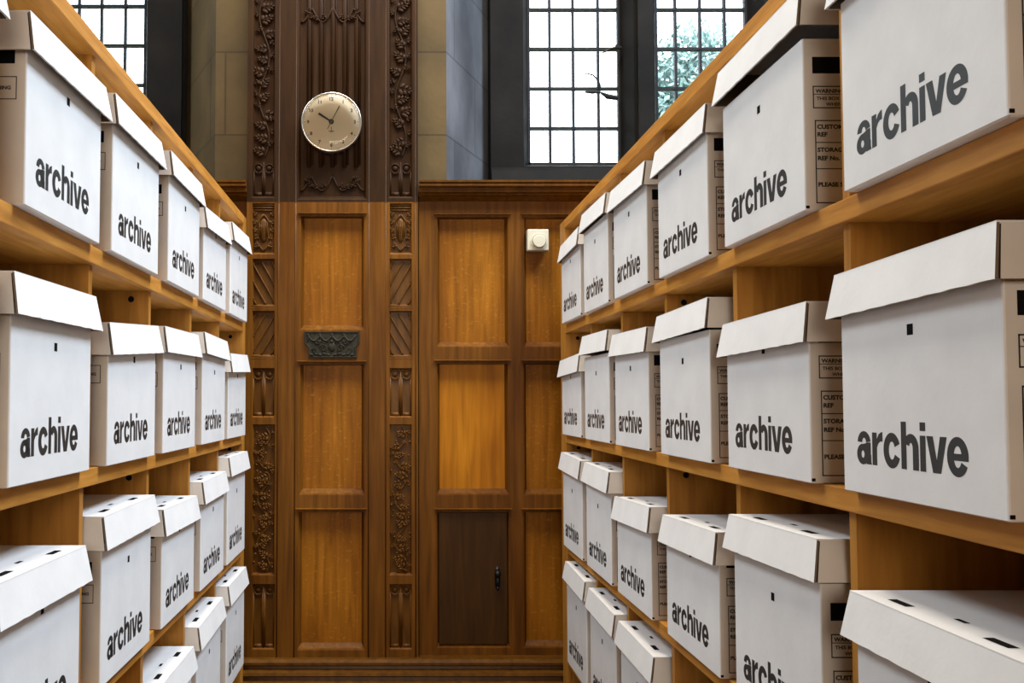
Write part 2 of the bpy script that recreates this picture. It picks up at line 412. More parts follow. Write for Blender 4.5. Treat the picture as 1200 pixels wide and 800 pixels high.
X = lambda px: wp(px, 100, YG)[0]
Z = lambda py: wp(600, py, YG)[1]
step = Z(56.5) - Z(103)
barz = [Z(149.8) + step * i for i in range(0, 12)]
Z0w = Z(193)
w2 = window('window_2', [(X(618.5), X(727), [X(644.8), X(672.3), X(701.8)]), (X(768.5), X(877), [X(793), X(822), X(851)])], 3.45,
            (RR[2], RR[3]), Z0w, barz, '')
xl = X(170.5)
w1 = window('window_1', [(xl - 0.38, xl, [xl - 0.09, xl - 0.19, xl - 0.285]), (xl - 0.90, xl - 0.52, [xl - 0.615, xl - 0.71, xl - 0.80])], 3.45,
            (RL[2], RL[3]), Z0w, [Z(99) + step * i for i in range(-3, 11)], '')
tag(w2, 'leaded two-light window above the panelling, right of the clock', 'window')
tag(w1, 'leaded window high on the left above the shelving', 'window')
# casement latch and stay on the right window
l = MB()
def pt(px, py, Y): x, z = wp(px, py, Y); return (x, Y, z)
l.tube([pt(729, 56, YG - 0.06), pt(722, 56, YG - 0.05), pt(716, 57, YG - 0.045), pt(710, 60, YG - 0.04), pt(704, 63, YG - 0.04)], [0.006, 0.007, 0.006, 0.004, 0.002])
l.blob(pt(724, 54, YG - 0.05), 0.012, 0.010, 0.010)
l.build('window_latch', M_IRON, w2)
l = MB()
l.tube([pt(683, 88, YG - 0.02), pt(688, 86, YG - 0.02), pt(695, 88, YG - 0.02), pt(700, 93, YG - 0.02), pt(703, 99, YG - 0.02), pt(704, 106, YG - 0.02)], [0.002, 0.003, 0.0035, 0.004, 0.004, 0.003])
l.tube([pt(685, 108, YG - 0.02), pt(694, 108, YG - 0.02), pt(703, 108, YG - 0.02), pt(712, 113, YG - 0.02), pt(724, 115, YG - 0.02)], [0.003, 0.008, 0.004, 0.012, 0.010])
l.build('window_stay', M_LEAD, w2)

# outside: lawn and a tree
m = MB(); m.box(-15, 15, YD, 30, -0.5, -0.4)
o = m.build('ground', M_LAWN); o['kind'] = 'structure'
tr = empty('garden_tree', (3.0, 9.0, -0.4)); tag(tr, 'blue-green leafy tree outside, seen through the right-hand window light', 'tree')
m = MB(); m.tube([(3.0, 9, -0.4), (3.02, 9, 1.5), (2.95, 9.05, 3.2), (3.0, 9, 4.3)], [0.13, 0.10, 0.07, 0.02], 10)
for k in range(9):
    a = k * 2.4; z = 2.6 + 0.2 * k
    m.tube([(2.98, 9, z), (2.98 + 0.4 * math.cos(a), 9 + 0.35 * math.sin(a), z + 0.3), (2.98 + 0.7 * math.cos(a), 9 + 0.6 * math.sin(a), z + 0.45)], [0.03, 0.018, 0.006], 6)
m.build('trunk', M_BARK, tr)
m = MB()
for k in range(16000):
    u = random.random() ** 0.5; a = random.random() * 2 * PI; ph = math.acos(2 * random.random() - 1)
    c = Vector((2.98 + 0.78 * u * math.sin(ph) * math.cos(a), 9 + 0.7 * u * math.sin(ph) * math.sin(a), 3.95 + 1.25 * u * math.cos(ph)))
    q = Vector((random.gauss(0, 1), random.gauss(0, 1), random.gauss(0, 1))).normalized(); r = q.orthogonal().normalized(); s = 0.026 + random.random() * 0.022
    m.poly([c - q * s, c + r * s * 0.8, c + q * s, c - r * s * 0.8])
m.build('foliage', M_LEAF, tr)


# ---------------------------------------------------------------- panelling
def recess(mb, x0, x1, z0, z1, yf, depth, mi_frame=0, ch=0.014, top_lines=True):
    """moulded reveal round a panel opening (the panel itself is a part of its own)"""
    yb = yf + depth
    o = [(x0, yf, z0), (x1, yf, z0), (x1, yf, z1), (x0, yf, z1)]
    s1 = [(x0 + .35 * ch, yf + .001, z0 + .3 * ch), (x1 - .35 * ch, yf + .001, z0 + .3 * ch), (x1 - .35 * ch, yf + .001, z1 - .3 * ch), (x0 + .35 * ch, yf + .001, z1 - .3 * ch)]
    s2 = [(x0 + .35 * ch, yf + .35 * depth, z0 + .5 * ch), (x1 - .35 * ch, yf + .35 * depth, z0 + .5 * ch), (x1 - .35 * ch, yf + .35 * depth, z1 - .4 * ch), (x0 + .35 * ch, yf + .35 * depth, z1 - .4 * ch)]
    s3 = [(x0 + ch, yb, z0 + 1.5 * ch), (x1 - ch, yb, z0 + 1.5 * ch), (x1 - ch, yb, z1 - 0.7 * ch), (x0 + ch, yb, z1 - 0.7 * ch)]
    for A, B in ((o, s1), (s1, s2), (s2, s3)):
        for i in range(4):
            j = (i + 1) % 4
            mb.poly([A[i], B[i], B[j], A[j]], mi_frame)


def bead_h(mb, x0, x1, z, y, r=0.004, mi=0):
    mb.tube([(x0, y, z), (x1, y, z)], r, 8, mi)


def rect(px0, px1, py0, py1, Y):
    """world rectangle (x0, x1, z0, z1) on the plane y = Y from pixel bounds"""
    a, _ = wp(px0, (py0 + py1) / 2, Y); b, _ = wp(px1, (py0 + py1) / 2, Y)
    _, t = wp(VX, py0, Y); _, s = wp(VX, py1, Y)
    return a, b, s, t


def lips(m, p, y):
    m.profile_x([(y - .001, p[3] + .006), (y - .010, p[3] + .004), (y - .010, p[3] + .001), (y - .001, p[3])], p[0] - .006, p[1] + .006)
    m.profile_x([(y + .010, p[3] - .004), (y - .003, p[3] - .005), (y - .003, p[3] - .008), (y + .010, p[3] - .009)], p[0] + .003, p[1] - .003)


# -- right-hand panelling (trim_2)
t2 = empty('trim_2', (0.6, YP, 0)); t2['kind'] = 'structure'
tag(t2, 'oak wall panelling right of the carved centre bay', 'panelling')
xR0 = wp(491, 400, YP)[0]; xR1 = 2.4
ztopP = wp(VX, 236, YP)[1]
zbase = wp(VX, 771, YP)[1]
panR = [rect(511, 597, 252, 407, YP), rect(613, 699, 252, 407, YP), rect(511, 597, 423, 580, YP), rect(613, 699, 423, 580, YP), rect(511, 598, 597, 759, YP), rect(613, 699, 597, 759, YP)]
dx = wp(613, 400, YP)[0] - wp(511, 400, YP)[0]
for q in (2, 3, 4, 5, 6):
    for p in (0, 2, 4):
        a, b, c, d = panR[p]; panR.append((a + q * dx, b + q * dx, c, d))
panR = [p for p in panR if p[1] < xR1]
m = MB(); holed_board(m, xR0, xR1, zbase, ztopP, panR, YP, YS - 0.005)
for p in panR:
    recess(m, *p, YP, 0.027)
    lips(m, p, YP)
m.build('panel_frame', M_OAK, t2)
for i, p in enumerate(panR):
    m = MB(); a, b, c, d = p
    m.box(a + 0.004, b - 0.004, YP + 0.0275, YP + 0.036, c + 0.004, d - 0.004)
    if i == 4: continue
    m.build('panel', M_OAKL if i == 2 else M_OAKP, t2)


def cornice(x0, x1, name, parent, zt, zb, y):
    m = MB(); h = zt - zb
    prof = [(y + 0.05, zt), (y - 0.055, zt), (y - 0.055, zt - .10 * h), (y - 0.050, zt - .14 * h), (y - 0.052, zt - .30 * h), (y - 0.038, zt - .40 * h), (y - 0.038, zt - .46 * h), (y - 0.042, zt - .50 * h),
            (y - 0.040, zt - .60 * h), (y - 0.026, zt - .66 * h), (y - 0.024, zt - .72 * h), (y - 0.028, zt - .80 * h), (y - 0.016, zt - .88 * h), (y - 0.008, zt - .96 * h), (y, zb), (y + 0.05, zb)]
    m.profile_x(prof, x0, x1); return m.build(name, M_CARVE, parent)


cornice(xR0, xR1, 'cornice', t2, SILL - 0.001, ztopP, YP)

# cupboard door in the panelling
d = panR[4]; ds = empty('door_1', ((d[0] + d[1]) / 2, YP, d[2])); ds['kind'] = 'structure'
tag(ds, 'small dark cupboard door with a black handle in the oak panelling', 'door')
m = MB(); m.box(d[0] + 0.010, d[1] - 0.010, YP + 0.003, YP + 0.018, d[2] + 0.012, d[3] - 0.010)
m.build('door_leaf', noisy('dark_door_oak', [(0.3, (0.032, 0.013, 0.002)), (0.7, (0.060, 0.024, 0.0035))], (24, 24, 1.6), 2.2, 5, 0.42, 0.15, 0.06, None, 0.8), ds, bevel=0.002)
hx, hz1 = wp(583, 663, YP); _, hz0 = wp(583, 692, YP)
m = MB(); m.prism([(hx - .008, hz0 + .02), (hx - .004, hz0 + .006), (hx + .004, hz0 + .006), (hx + .008, hz0 + .02), (hx + .010, (hz0 + hz1) / 2), (hx + .008, hz1 - .014), (hx, hz1), (hx - .008, hz1 - .014), (hx - .010, (hz0 + hz1) / 2)], YP - 0.001, YP + 0.003)
m.blob((hx, YP - 0.012, hz1 - 0.026), 0.012, 0.011, 0.012); m.blob((hx, YP - 0.010, hz0 + 0.035), 0.008, 0.008, 0.020); m.blob((hx, YP - 0.010, hz0 + 0.010), 0.006, 0.006, 0.008)
m.build('door_handle', M_IRON, ds, smooth=True)

# -- centre bay (trim_1)
t1 = empty('trim_1', (-0.2, YC, 0)); t1['kind'] = 'structure'
tag(t1, 'projecting carved oak bay of the panelling, behind the clock', 'panelling')
cx0, cx1 = wp(288, 400, YC)[0], wp(490, 400, YC)[0]
zb1 = wp(VX, 770, YC)[1]
ZT = 3.9
zmid = wp(VX, 236, YC)[1]
zcen = wp(VX, 238, YC)[1]
pc = [rect(351, 428, 251, 387, YC), rect(350, 428, 424, 580, YC), rect(348, 428, 597, 762, YC)]
# carved strip openings
def strips(x0, x1):
    return [rect(x0, x1, 238, 298, YC), rect(x0, x1, 303, 359, YC), rect(x0, x1, 364, 418, YC), rect(x0, x1, 431, 489, YC), rect(x0, x1, 497, 674, YC), rect(x0, x1, 684, 761, YC)]
sl, sr = strips(295, 322), strips(456, 483)
m = MB(); holed_board(m, cx0, cx1, zb1, zcen + 0.004, pc + sl + sr, YC, YC + 0.08)
for p in pc:
    recess(m, *p, YC, 0.027)
    lips(m, p, YC)
for s in sl + sr: recess(m, *s, YC, 0.012, 0, 0.006)
m.build('panel_frame', M_OAK, t1)
for p in pc:
    m = MB(); m.box(p[0] + 0.004, p[1] - 0.004, YC + 0.0275, YC + 0.036, p[2] + 0.004, p[3] - 0.004); m.build('panel', M_OAKP, t1)
# raised stile mouldings either side of the centre panels
m = MB()
for px in (326, 346, 432, 452, 487):
    x = wp(px, 400, YC)[0]
    m.tube([(x, YC + 0.001, zb1), (x, YC + 0.001, zcen)], 0.0028, 8, 0); m.tube([(x, YC + 0.001, zcen), (x, YC + 0.001, ZT)], 0.0028, 8, 1)
m.build('stile_bead', [M_CARVE, M_DARK], t1, smooth=True)


def leaf(m, x, z, y, L, a, lobes=3):
    ca, sa = math.cos(a), math.sin(a)
    m.tube([(x, y, z), (x + ca * L * .5, y - 0.004, z + sa * L * .5), (x + ca * L, y - 0.001, z + sa * L)], [0.0016, 0.0022, 0.0008], 6)
    for k in range(lobes):
        t = (k + 0.6) / lobes
        for s in (-1, 1):
            b = a + s * 0.95
            w = L * 0.26 * (1.15 - 0.6 * t)
            m.blob((x + ca * L * t * .9 + math.cos(b) * w, y - 0.002, z + sa * L * t * .9 + math.sin(b) * w), w, 0.0045, w * 0.55, b, 7, 4)
    m.blob((x + ca * L, y - 0.002, z + sa * L), L * 0.22, 0.004, L * 0.1, a, 7, 4)


def vine(m, R, y, amp, wl, dens, rnd, berries=True, LS=1.0):
    x0, x1, z0, z1 = R; xc = (x0 + x1) / 2; n = int((z1 - z0) / 0.006)
    pts = []
    for i in range(n + 1):
        z = z0 + 0.01 + (z1 - z0 - 0.02) * i / n; pts.append((xc + amp * math.sin((z - z0) / wl * 2 * PI), y - 0.004, z))
    m.tube(pts, 0.0034, 6)
    k = 0; z = z0 + 0.02
    while z < z1 - 0.02:
        ph = (z - z0) / wl * 2 * PI; x = xc + amp * math.sin(ph); s = -1 if math.sin(ph) > 0 else 1
        L = min(0.042 * LS, (x1 - x0) * 0.45 * LS)
        leaf(m, x, z, y - 0.004, L * rnd.uniform(.8, 1.1), (0 if s > 0 else PI) + s * rnd.uniform(-.3, .9), 3)
        leaf(m, x, z + wl * .1, y - 0.004, L * .55, (PI if s > 0 else 0) + rnd.uniform(-.6, .6), 2)
        if berries:
            for _ in range(3):
                bx = min(max(xc + rnd.uniform(-.45, .45) * (x1 - x0), x0 + .008), x1 - .008)
                m.blob((bx, y - 0.006, z + rnd.uniform(-.5, .5) * dens), 0.0045, 0.005, 0.0045, 0, 6, 4)
        z += dens
    return m


def lancets(m, R, y):
    x0, x1, z0, z1 = R; w = (x1 - x0); cw = w / 2
    for k in (0, 1):
        xc = x0 + cw * (k + .5); r = cw * 0.40; zt = z1 - 0.006 - r
        m.tube([(xc - r, y, z0 + 0.01), (xc - r, y, zt - r * .6)], 0.003, 6); m.tube([(xc + r, y, z0 + 0.01), (xc + r, y, zt - r * .6)], 0.003, 6)
        m.tube([(xc + r * math.cos(t), y, zt + r * math.sin(t)) for t in [2 * PI * i / 20 for i in range(21)]], 0.003, 6)
        m.blob((xc, y + .002, zt), r * .62, 0.006, r * .62, 0, 12, 6)
        m.tube([(xc - r, y, zt - r * .5), (xc - r * .3, y, zt - r * 1.25), (xc, y, zt - r * 1.1), (xc + r * .3, y, zt - r * 1.25), (xc + r, y, zt - r * .5)], 0.0025, 6)
        # sloping foot of each light
        m.prism([(xc - r, z0 + .004), (xc + r, z0 + .004), (xc + r * .8, z0 + .018), (xc - r * .8, z0 + .018)], y - 0.003, y + 0.006)
    m.tube([((x0 + x1) / 2, y - .002, z0), ((x0 + x1) / 2, y - .002, z1)], 0.003, 6)


yr = YC + 0.012
for side, S in ((0, sl), (1, sr)):
    rnd = random.Random(5 + side)
    for i, R in enumerate(S):
        x0, x1, z0, z1 = R; xc, zc = (x0 + x1) / 2, (z0 + z1) / 2; m = MB()
        m.box(x0 + 0.002, x1 - 0.002, yr + 0.0005, yr + 0.01, z0 + 0.002, z1 - 0.002)
        if i == 0:
            nm = 'carved_leaf_panel'; h = (z1 - z0)
            for sgn in (-1, 1):
                m.tube([(xc + sgn * (x1 - x0) * .40 * math.sin(PI * t) * (1 if t < 1 else 0), yr - .003, z0 + .012 + (h - .05) * t) for t in [j / 14 for j in range(15)]], 0.003, 6)
                for q in range(5):
                    leaf(m, xc + sgn * .022, z0 + .02 + q * h * .16, yr - .003, .022, PI / 2 - sgn * .8 + (.6 * sgn if q < 2 else 0), 2)
            m.blob((xc, yr - .001, zc - .004), 0.016, 0.009, h * .24, 0, 10, 8)
            for q in range(5): m.tube([(xc - .014 + q * .007, yr - .007, zc - h * .16), (xc - .012 + q * .006, yr - .010, zc), (xc - .014 + q * .007, yr - .007, zc + h * .14)], 0.0016, 5)
            for q in range(3): bead_h(m, x0, x1, z1 - .006 - q * .009, yr - .006 + q * .002, .0035)
        elif i in (1, 2):
            nm = 'carved_diagonal_panel'; h = z1 - z0; w = x1 - x0
            sg = (-1 if i == 1 else 1) * (1 if side == 0 else -1)
            for q in range(-3, 4):
                c0 = zc + q * h * .36; p0, p1 = (xc - w * .5, c0 - sg * h * .42), (xc + w * .5, c0 + sg * h * .42)
                def clip(p, q_):
                    (xa, za), (xb, zb_) = p, q_; out = []
                    for t in [j / 40 for j in range(41)]:
                        z = za + (zb_ - za) * t
                        if z0 + .006 < z < z1 - .006: out.append((min(max(xa + (xb - xa) * t, x0 + .005), x1 - .005), yr - .002, z))
                    return out
                pts = clip(p0, p1)
                if len(pts) > 3: m.tube(pts, 0.0038, 6)
            for q in (0, 1): bead_h(m, x0, x1, z0 + .001 - q * .009, yr - .008, .0045)
        elif i in (3, 5):
            nm = 'carved_lancet_panel'; lancets(m, R, yr - .002)
        else:
            nm = 'carved_vine_panel'; vine(m, R, yr, (x1 - x0) * .26, .15, .036, rnd)
        m.build(nm, M_CARVE, t1, smooth=True)

# upper, darker part of the bay
up = rect(349, 430, 0, 235, YC); up = (up[0], up[1], up[2] + 0.004, ZT - 0.08)
ul = rect(295, 323, 0, 232, YC); ul = (ul[0], ul[1], ul[2], ZT - 0.08)
ur = rect(455, 484, 0, 232, YC); ur = (ur[0], ur[1], ur[2], ZT - 0.08)
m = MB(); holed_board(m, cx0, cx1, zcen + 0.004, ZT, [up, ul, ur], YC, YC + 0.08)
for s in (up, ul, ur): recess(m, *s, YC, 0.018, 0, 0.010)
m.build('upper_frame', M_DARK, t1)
m = MB(); y = YC + 0.018
m.box(up[0] + .003, up[1] - .003, y, y + 0.01, up[2] + .003, up[3] - .003)
w = up[1] - up[0]
for k in range(5):                          # linenfold ridges
    x = up[0] + w * (k + .9) / 5.8
    m.tube([(x, y, up[2] + .12), (x, y, ZT - .4)], [0.008, 0.008], 8); m.tube([(x + .012, y, up[2] + .13), (x + .012, y, ZT - .4)], [0.004, 0.004], 6)
for zc in (wp(VX, 216, YC)[1], wp(VX, 18, YC)[1]):
    for s in (-1, 1):                        # cusped tracery with curling leaves
        xc = (up[0] + up[1]) / 2
        m.tube([(xc + s * w * t * .46, y - .004, zc + .035 - .055 * abs(math.sin(t * PI * 1.5)) ) for t in [j / 20 for j in range(21)]], 0.004, 6)
        for q in range(4): leaf(m, xc + s * (.02 + q * .026), zc - .005 + .012 * math.cos(q * 2), y - .005, .026, PI / 2 + s * (q * .9 - 2.2), 2)
m.build('linenfold_panel', M_DARK, t1, smooth=True)
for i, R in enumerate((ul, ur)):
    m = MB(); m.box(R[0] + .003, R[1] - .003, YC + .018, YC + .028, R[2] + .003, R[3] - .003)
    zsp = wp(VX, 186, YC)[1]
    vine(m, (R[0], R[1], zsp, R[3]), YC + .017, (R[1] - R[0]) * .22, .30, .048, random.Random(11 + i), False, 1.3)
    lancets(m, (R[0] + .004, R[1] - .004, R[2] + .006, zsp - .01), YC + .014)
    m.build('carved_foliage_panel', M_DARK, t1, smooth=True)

# -- left-hand panelling (trim_3), mostly behind the shelving
t3 = empty('trim_3', (-1.2, YP, 0)); t3['kind'] = 'structure'
tag(t3, 'reddish oak panelling left of the carved centre bay', 'panelling')
pl = [(cx0 - 0.32 - 0.36 * k, cx0 - 0.04 - 0.36 * k, zbase + .1, ztopP - .05) for k in range(6)]
m = MB(); holed_board(m, -2.8, cx0, zbase, ztopP, pl, YP, YS - 0.005)
for p in pl: recess(m, *p, YP, 0.027)
m.build('panel_frame', M_OAK, t3)
for p in pl:
    m = MB(); m.box(p[0] + .004, p[1] - .004, YP + .0275, YP + .036, p[2] + .004, p[3] - .004); m.build('panel', M_OAKP, t3)
cornice(-2.8, cx0, 'cornice', t3, SILL - 0.001, ztopP, YP)

# base moulding and plinth
zt = wp(VX, 770, YC)[1]
m = MB(); y = YC - 0.001
z = lambda py: wp(VX, py, YC - .03)[1]
prof = [(YS - .01, zt), (y - .004, zt), (y - .020, z(773)), (y - .034, z(776)), (y - .034, z(779)), (y - .022, z(781)), (y - .024, z(784)), (y - .046, z(787)), (y - .050, z(790)), (y - .040, z(792)), (y - .044, z(796)), (y - .064, z(799)), (y - .066, z(804)), (y - .050, z(808)), (y - .05, 0), (YS - .01, 0)]
m.profile_x(prof, -2.8, xR1)
b = m.build('baseboard_back', M_CARVE); b['kind'] = 'structure'


# ---------------------------------------------------------------- things on the wall
def text_mesh(s, size, bold=0.0):
    c = bpy.data.curves.new('lettering', 'FONT'); c.body = s; c.size = size; c.offset = bold; c.resolution_u = 3
    o = bpy.data.objects.new('lettering', c); C.objects.link(o)
    bpy.context.view_layer.update()
    me = bpy.data.meshes.new_from_object(o.evaluated_get(bpy.context.evaluated_depsgraph_get()))
    bpy.data.objects.remove(o); return me


ckx, ckz = wp(388.3, 142.5, YC - .045); R = 0.1075
ck = empty('wall_clock', (ckx, YC, ckz)); tag(ck, 'round cream-faced wall clock on dark carved oak above the panels', 'clock')
m = MB(); yb, yf = YC - 0.0005, YC - 0.045
m.lathe_y([(0.0, yb), (R * .93, yb), (R * .97, yb - .006), (R, yf + .012), (R, yf + .004), (R * .985, yf), (R * .955, yf), (R * .945, yf + .004)], ckx, ckz, 64)
m.build('case', M_STEEL, ck, smooth=True)
m = MB(); m.disc_y(ckx, ckz, R * .95, yf + .003, 64, 0)
for k in range(60):
    a = k * PI / 30; r0 = R * (.88 if k % 5 else .85); t = .0003 if k % 5 else .0007
    c, s = math.cos(a), math.sin(a)
    m.poly([(ckx + c * r0 - s * t, yf + .0026, ckz + s * r0 + c * t), (ckx + c * R * .91 - s * t, yf + .0026, ckz + s * R * .91 + c * t), (ckx + c * R * .91 + s * t, yf + .0026, ckz + s * R * .91 - c * t), (ckx + c * r0 + s * t, yf + .0026, ckz + s * r0 - c * t)], 1)
for h in range(1, 13):
    me = text_mesh(str(h), 0.017, .0005); xs = [v.co.x for v in me.vertices]; ys = [v.co.y for v in me.vertices]
    mx_, my_ = (min(xs) + max(xs)) / 2, (min(ys) + max(ys)) / 2; a = PI / 2 - h * PI / 6
    m.add_mesh(me, lambda co: (ckx + R * .77 * math.cos(a) + co.x - mx_, yf + .0024, ckz + R * .77 * math.sin(a) + co.y - my_), 1)
# small maker's mark under the centre: a bar on a short stem
m.box(ckx - .010, ckx + .010, yf + .0020, yf + .0026, ckz - .034, ckz - .032, 1); m.box(ckx - .001, ckx + .001, yf + .0020, yf + .0026, ckz - .034, ckz - .018, 1)
m.box(ckx - .004, ckx + .004, yf + .0020, yf + .0026, ckz - .038, ckz - .0365, 1)
m.build('dial', [M_CLOCKF, M_INK], ck)


def hand(name, a, L, T, w, y, mt):
    m = MB(); c, s = math.cos(a), math.sin(a)
    def q(l, t): return (ckx + c * l - s * t, ckz + s * l + c * t)
    m.prism([q(-T, w * .6), q(-T, -w * .6), q(L, -w), q(L, w)], y, y + .0008)
    m.lathe_y([(0, y - .001), (w * 2.2, y - .001), (w * 2.2, y + .001), (0, y + .001)], ckx, ckz, 16)
    m.build(name, mt, ck)


def ang(dx, dy): return math.atan2(-dy, dx)
hand('hour_hand', ang(-16, -10.5), .054, .008, .0042, yf - .0010, M_INK)
hand('minute_hand', ang(9, -17.5), .063, .030, .0017, yf - .0026, mat('grey_brass', (.12, .10, .06), .4, .6))
m = MB(); m.lathe_y([(R * .95, yf + .001), (R * .9, yf - .003), (R * .7, yf - .006), (R * .4, yf - .0085), (R * .15, yf - .0094), (0.0005, yf - .0095)], ckx, ckz, 64)
m.build('glass_dome', M_DOME, ck, smooth=True)

# bronze letter plate with festoons
q = lambda px, py: wp(px, py, YC - .006)
pl_pts = [(358.5, 419), (357.5, 416)] + [(361, 407), (359, 403), (356, 400), (356.5, 389), (359, 387.5), (420, 387.5), (422.5, 389), (422.5, 400), (419, 403), (417.5, 407), (420, 416), (419, 419.5)]
pl_pts = [(361.5, 419.3), (361, 407), (356.5, 402), (356.5, 388), (421.5, 388), (421.5, 402), (417.5, 407), (418.5, 419.3)]
pq = [q(*p) for p in pl_pts]
xc, zc = q(389, 404)
pt_ = empty('letter_plate', (xc, YC, q(389, 419)[1])); tag(pt_, 'dark relief-cast bronze plate on the rail between the centre oak panels', 'plaque')
m = MB(); m.prism([(x, z) for x, z in reversed(pq)][::-1], YC - .009, YC - .0003)
for i in range(len(pq)):
    a, b_ = pq[i], pq[(i + 1) % len(pq)]
    ins = lambda p: (xc + (p[0] - xc) * .955, YC - .010, zc + (p[1] - zc) * .93)
    m.tube([ins(a), ins(b_)], .0022, 6)
m.build('plate', M_BRONZE, pt_)
m = MB(); yy = YC - .010
W_ = q(421, 404)[0] - q(357, 404)[0]
for k in range(4):                           # swags
    xa = xc - W_ * .44 + k * W_ * .22
    m.tube([(xa + W_ * .22 * t, yy - .001, zc + .034 - .020 * math.sin(PI * t)) for t in [j / 10 for j in range(11)]], [.002 + .002 * math.sin(PI * j / 10) for j in range(11)], 6)
    m.blob((xa, yy, zc + .036), .005, .004, .005, 0, 8, 5)
    m.tube([(xa + .003, yy, zc + .034), (xa + .001, yy, zc + .020), (xa - .002, yy, zc + .008)], [.003, .002, .001], 6)
for s in (-1, 1):                            # scrolls and leaves round a central oval
    for r0, cxo, czo in ((.014, .030, -.012), (.010, .062, -.020), (.009, .050, .008)):
        m.tube([(xc + s * (cxo + r0 * (1 - t * .7) * math.cos(t * 8)), yy - .001, zc + czo + r0 * (1 - t * .7) * math.sin(t * 8)) for t in [j / 18 for j in range(19)]], .0018, 6)
    for q_ in range(5): m.blob((xc + s * (.012 + q_ * .015), yy, zc - .035 + .003 * (q_ % 2)), .008, .004, .004, s * .4, 8, 5)
    for q_ in range(4): m.blob((xc + s * (.014 + q_ * .014), yy, zc + .012 - .006 * (q_ % 2)), .004, .004, .006, s * .3, 7, 4)
m.blob((xc, yy, zc - .008), .013, .006, .017, 0, 12, 8); m.blob((xc, yy - .003, zc + .012), .006, .005, .006)
m.build('relief', M_BRONZE, pt_, smooth=True)

# little ivory thermostat
a0, a1, b0, b1 = rect(618, 643, 268.5, 293.5, YP - .02)
th = empty('thermostat', ((a0 + a1) / 2, YP + .02, b0)); tag(th, 'small square ivory thermostat with a round dial on the oak panel', 'thermostat')
m = MB(); m.box(a0, a1, YP - .022, YP + .020, b0, b1); m.build('housing', M_PLAST, th, bevel=.003)
tx, tz = (a0 + a1) / 2 + .003, (b0 + b1) / 2 - .006
m = MB(); m.lathe_y([(.029, YP - .0215), (.029, YP - .026), (.026, YP - .026), (.0255, YP - .0225), (.0245, YP - .0225), (.0235, YP - .032), (.021, YP - .0345), (.0001, YP - .035)], tx, tz, 40); m.build('dial', M_PLAST, th)


# ---------------------------------------------------------------- shelving units
XR, XL = 0.569, -0.502
ZS = [0.598 + .0, 0.2425, -0.1245, -0.4885, -0.8535, -1.2185]       # centre heights of boards, relative to the eye
TH = 0.0145
DEPTH = 0.42


def shelving(name, x_front, sgn, divs, y_end0, y_end1, y_near, label):
    root = empty(name, (x_front + sgn * DEPTH / 2, (y_near + y_end1) / 2, 0)); tag(root, label, 'shelving unit', 'facing shelving units')
    def bx(m, d0, d1, y0, y1, z0, z1, mi=0): m.box(x_front + sgn * d0, x_front + sgn * d1, y0, y1, EYE + z0, EYE + z1, mi)
    for i, zc in enumerate(ZS):
        m = MB(); bx(m, 0, DEPTH, y_near, y_end0 - .0005, zc - TH, zc + TH)
        if i == 1:
            for yy in (1.06, 1.86):
                pass
        o = m.build('top_board' if i == 0 else 'shelf', M_SHELF, root, bevel=.0015)
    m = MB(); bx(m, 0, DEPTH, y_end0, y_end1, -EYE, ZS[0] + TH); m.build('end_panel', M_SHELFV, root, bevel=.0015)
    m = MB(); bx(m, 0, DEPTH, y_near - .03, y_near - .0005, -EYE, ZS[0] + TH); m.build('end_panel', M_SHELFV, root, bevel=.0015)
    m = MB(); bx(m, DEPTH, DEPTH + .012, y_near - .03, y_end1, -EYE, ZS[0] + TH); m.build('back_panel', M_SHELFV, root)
    m = MB(); bx(m, .03, .05, y_near, y_end0, -EYE, -EYE + .10); m.build('plinth', M_SHELF, root)
    for za in ZS[:-1]:
        m = MB(); xh, zh = x_front + sgn * .042, EYE + za - TH - .016
        m.lathe_y([(.0001, y_end0 - .0006), (.0062, y_end0 - .0006), (.0062, y_end0 + .001)], xh, zh, 16); m.build('peg_hole', M_HOLE, root)
    for row, (za, zb_) in enumerate(zip(ZS, ZS[1:])):
        for iy, yc in enumerate(divs[row]):
            m = MB(); z0, z1 = zb_ + TH + .0002, za - TH - .0002
            bx(m, .010, DEPTH - .0005, yc - .009, yc + .009, z0, z1)
            # bored peg hole near the top of the camera-side face
            xh, zh = x_front + sgn * .046, z1 + EYE - .017
            if iy in (1, 4): m.poly([(xh + .0065 * math.cos(2 * PI * k / 16), yc - .0093, zh + .0065 * math.sin(2 * PI * k / 16)) for k in range(16)], 1)
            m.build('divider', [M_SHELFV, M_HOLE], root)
    return root


DR = [0.40, 0.79, 1.197, 1.596, 2.007, 2.399, 2.779]
DR4 = [0.39, 0.78, 1.180, 1.580, 1.985, 2.366, 2.731]
DL = [0.38, 0.77, 1.160, 1.565, 1.944, 2.334, 2.705]
DL3 = [0.38, 0.77, 1.120, 1.535, 1.944, 2.334, 2.705]
DL4 = [0.38, 0.77, 1.150, 1.530, 1.915, 2.295, 2.680]
shelving('shelving_unit', XR, 1, [DR, DR, DR, DR4, DR4], 3.150, 3.237, 0.02, 'golden wooden shelving unit along the right side of the aisle')
shelving('shelving_unit', XL, -1, [DL, DL, DL3, DL4, DL4], 3.078, 3.125, 0.02, 'golden wooden shelving unit along the left side of the aisle')


# ---------------------------------------------------------------- archive boxes
BW, BD, BH = 0.312, 0.375, 0.236            # body width (along the aisle), depth, height


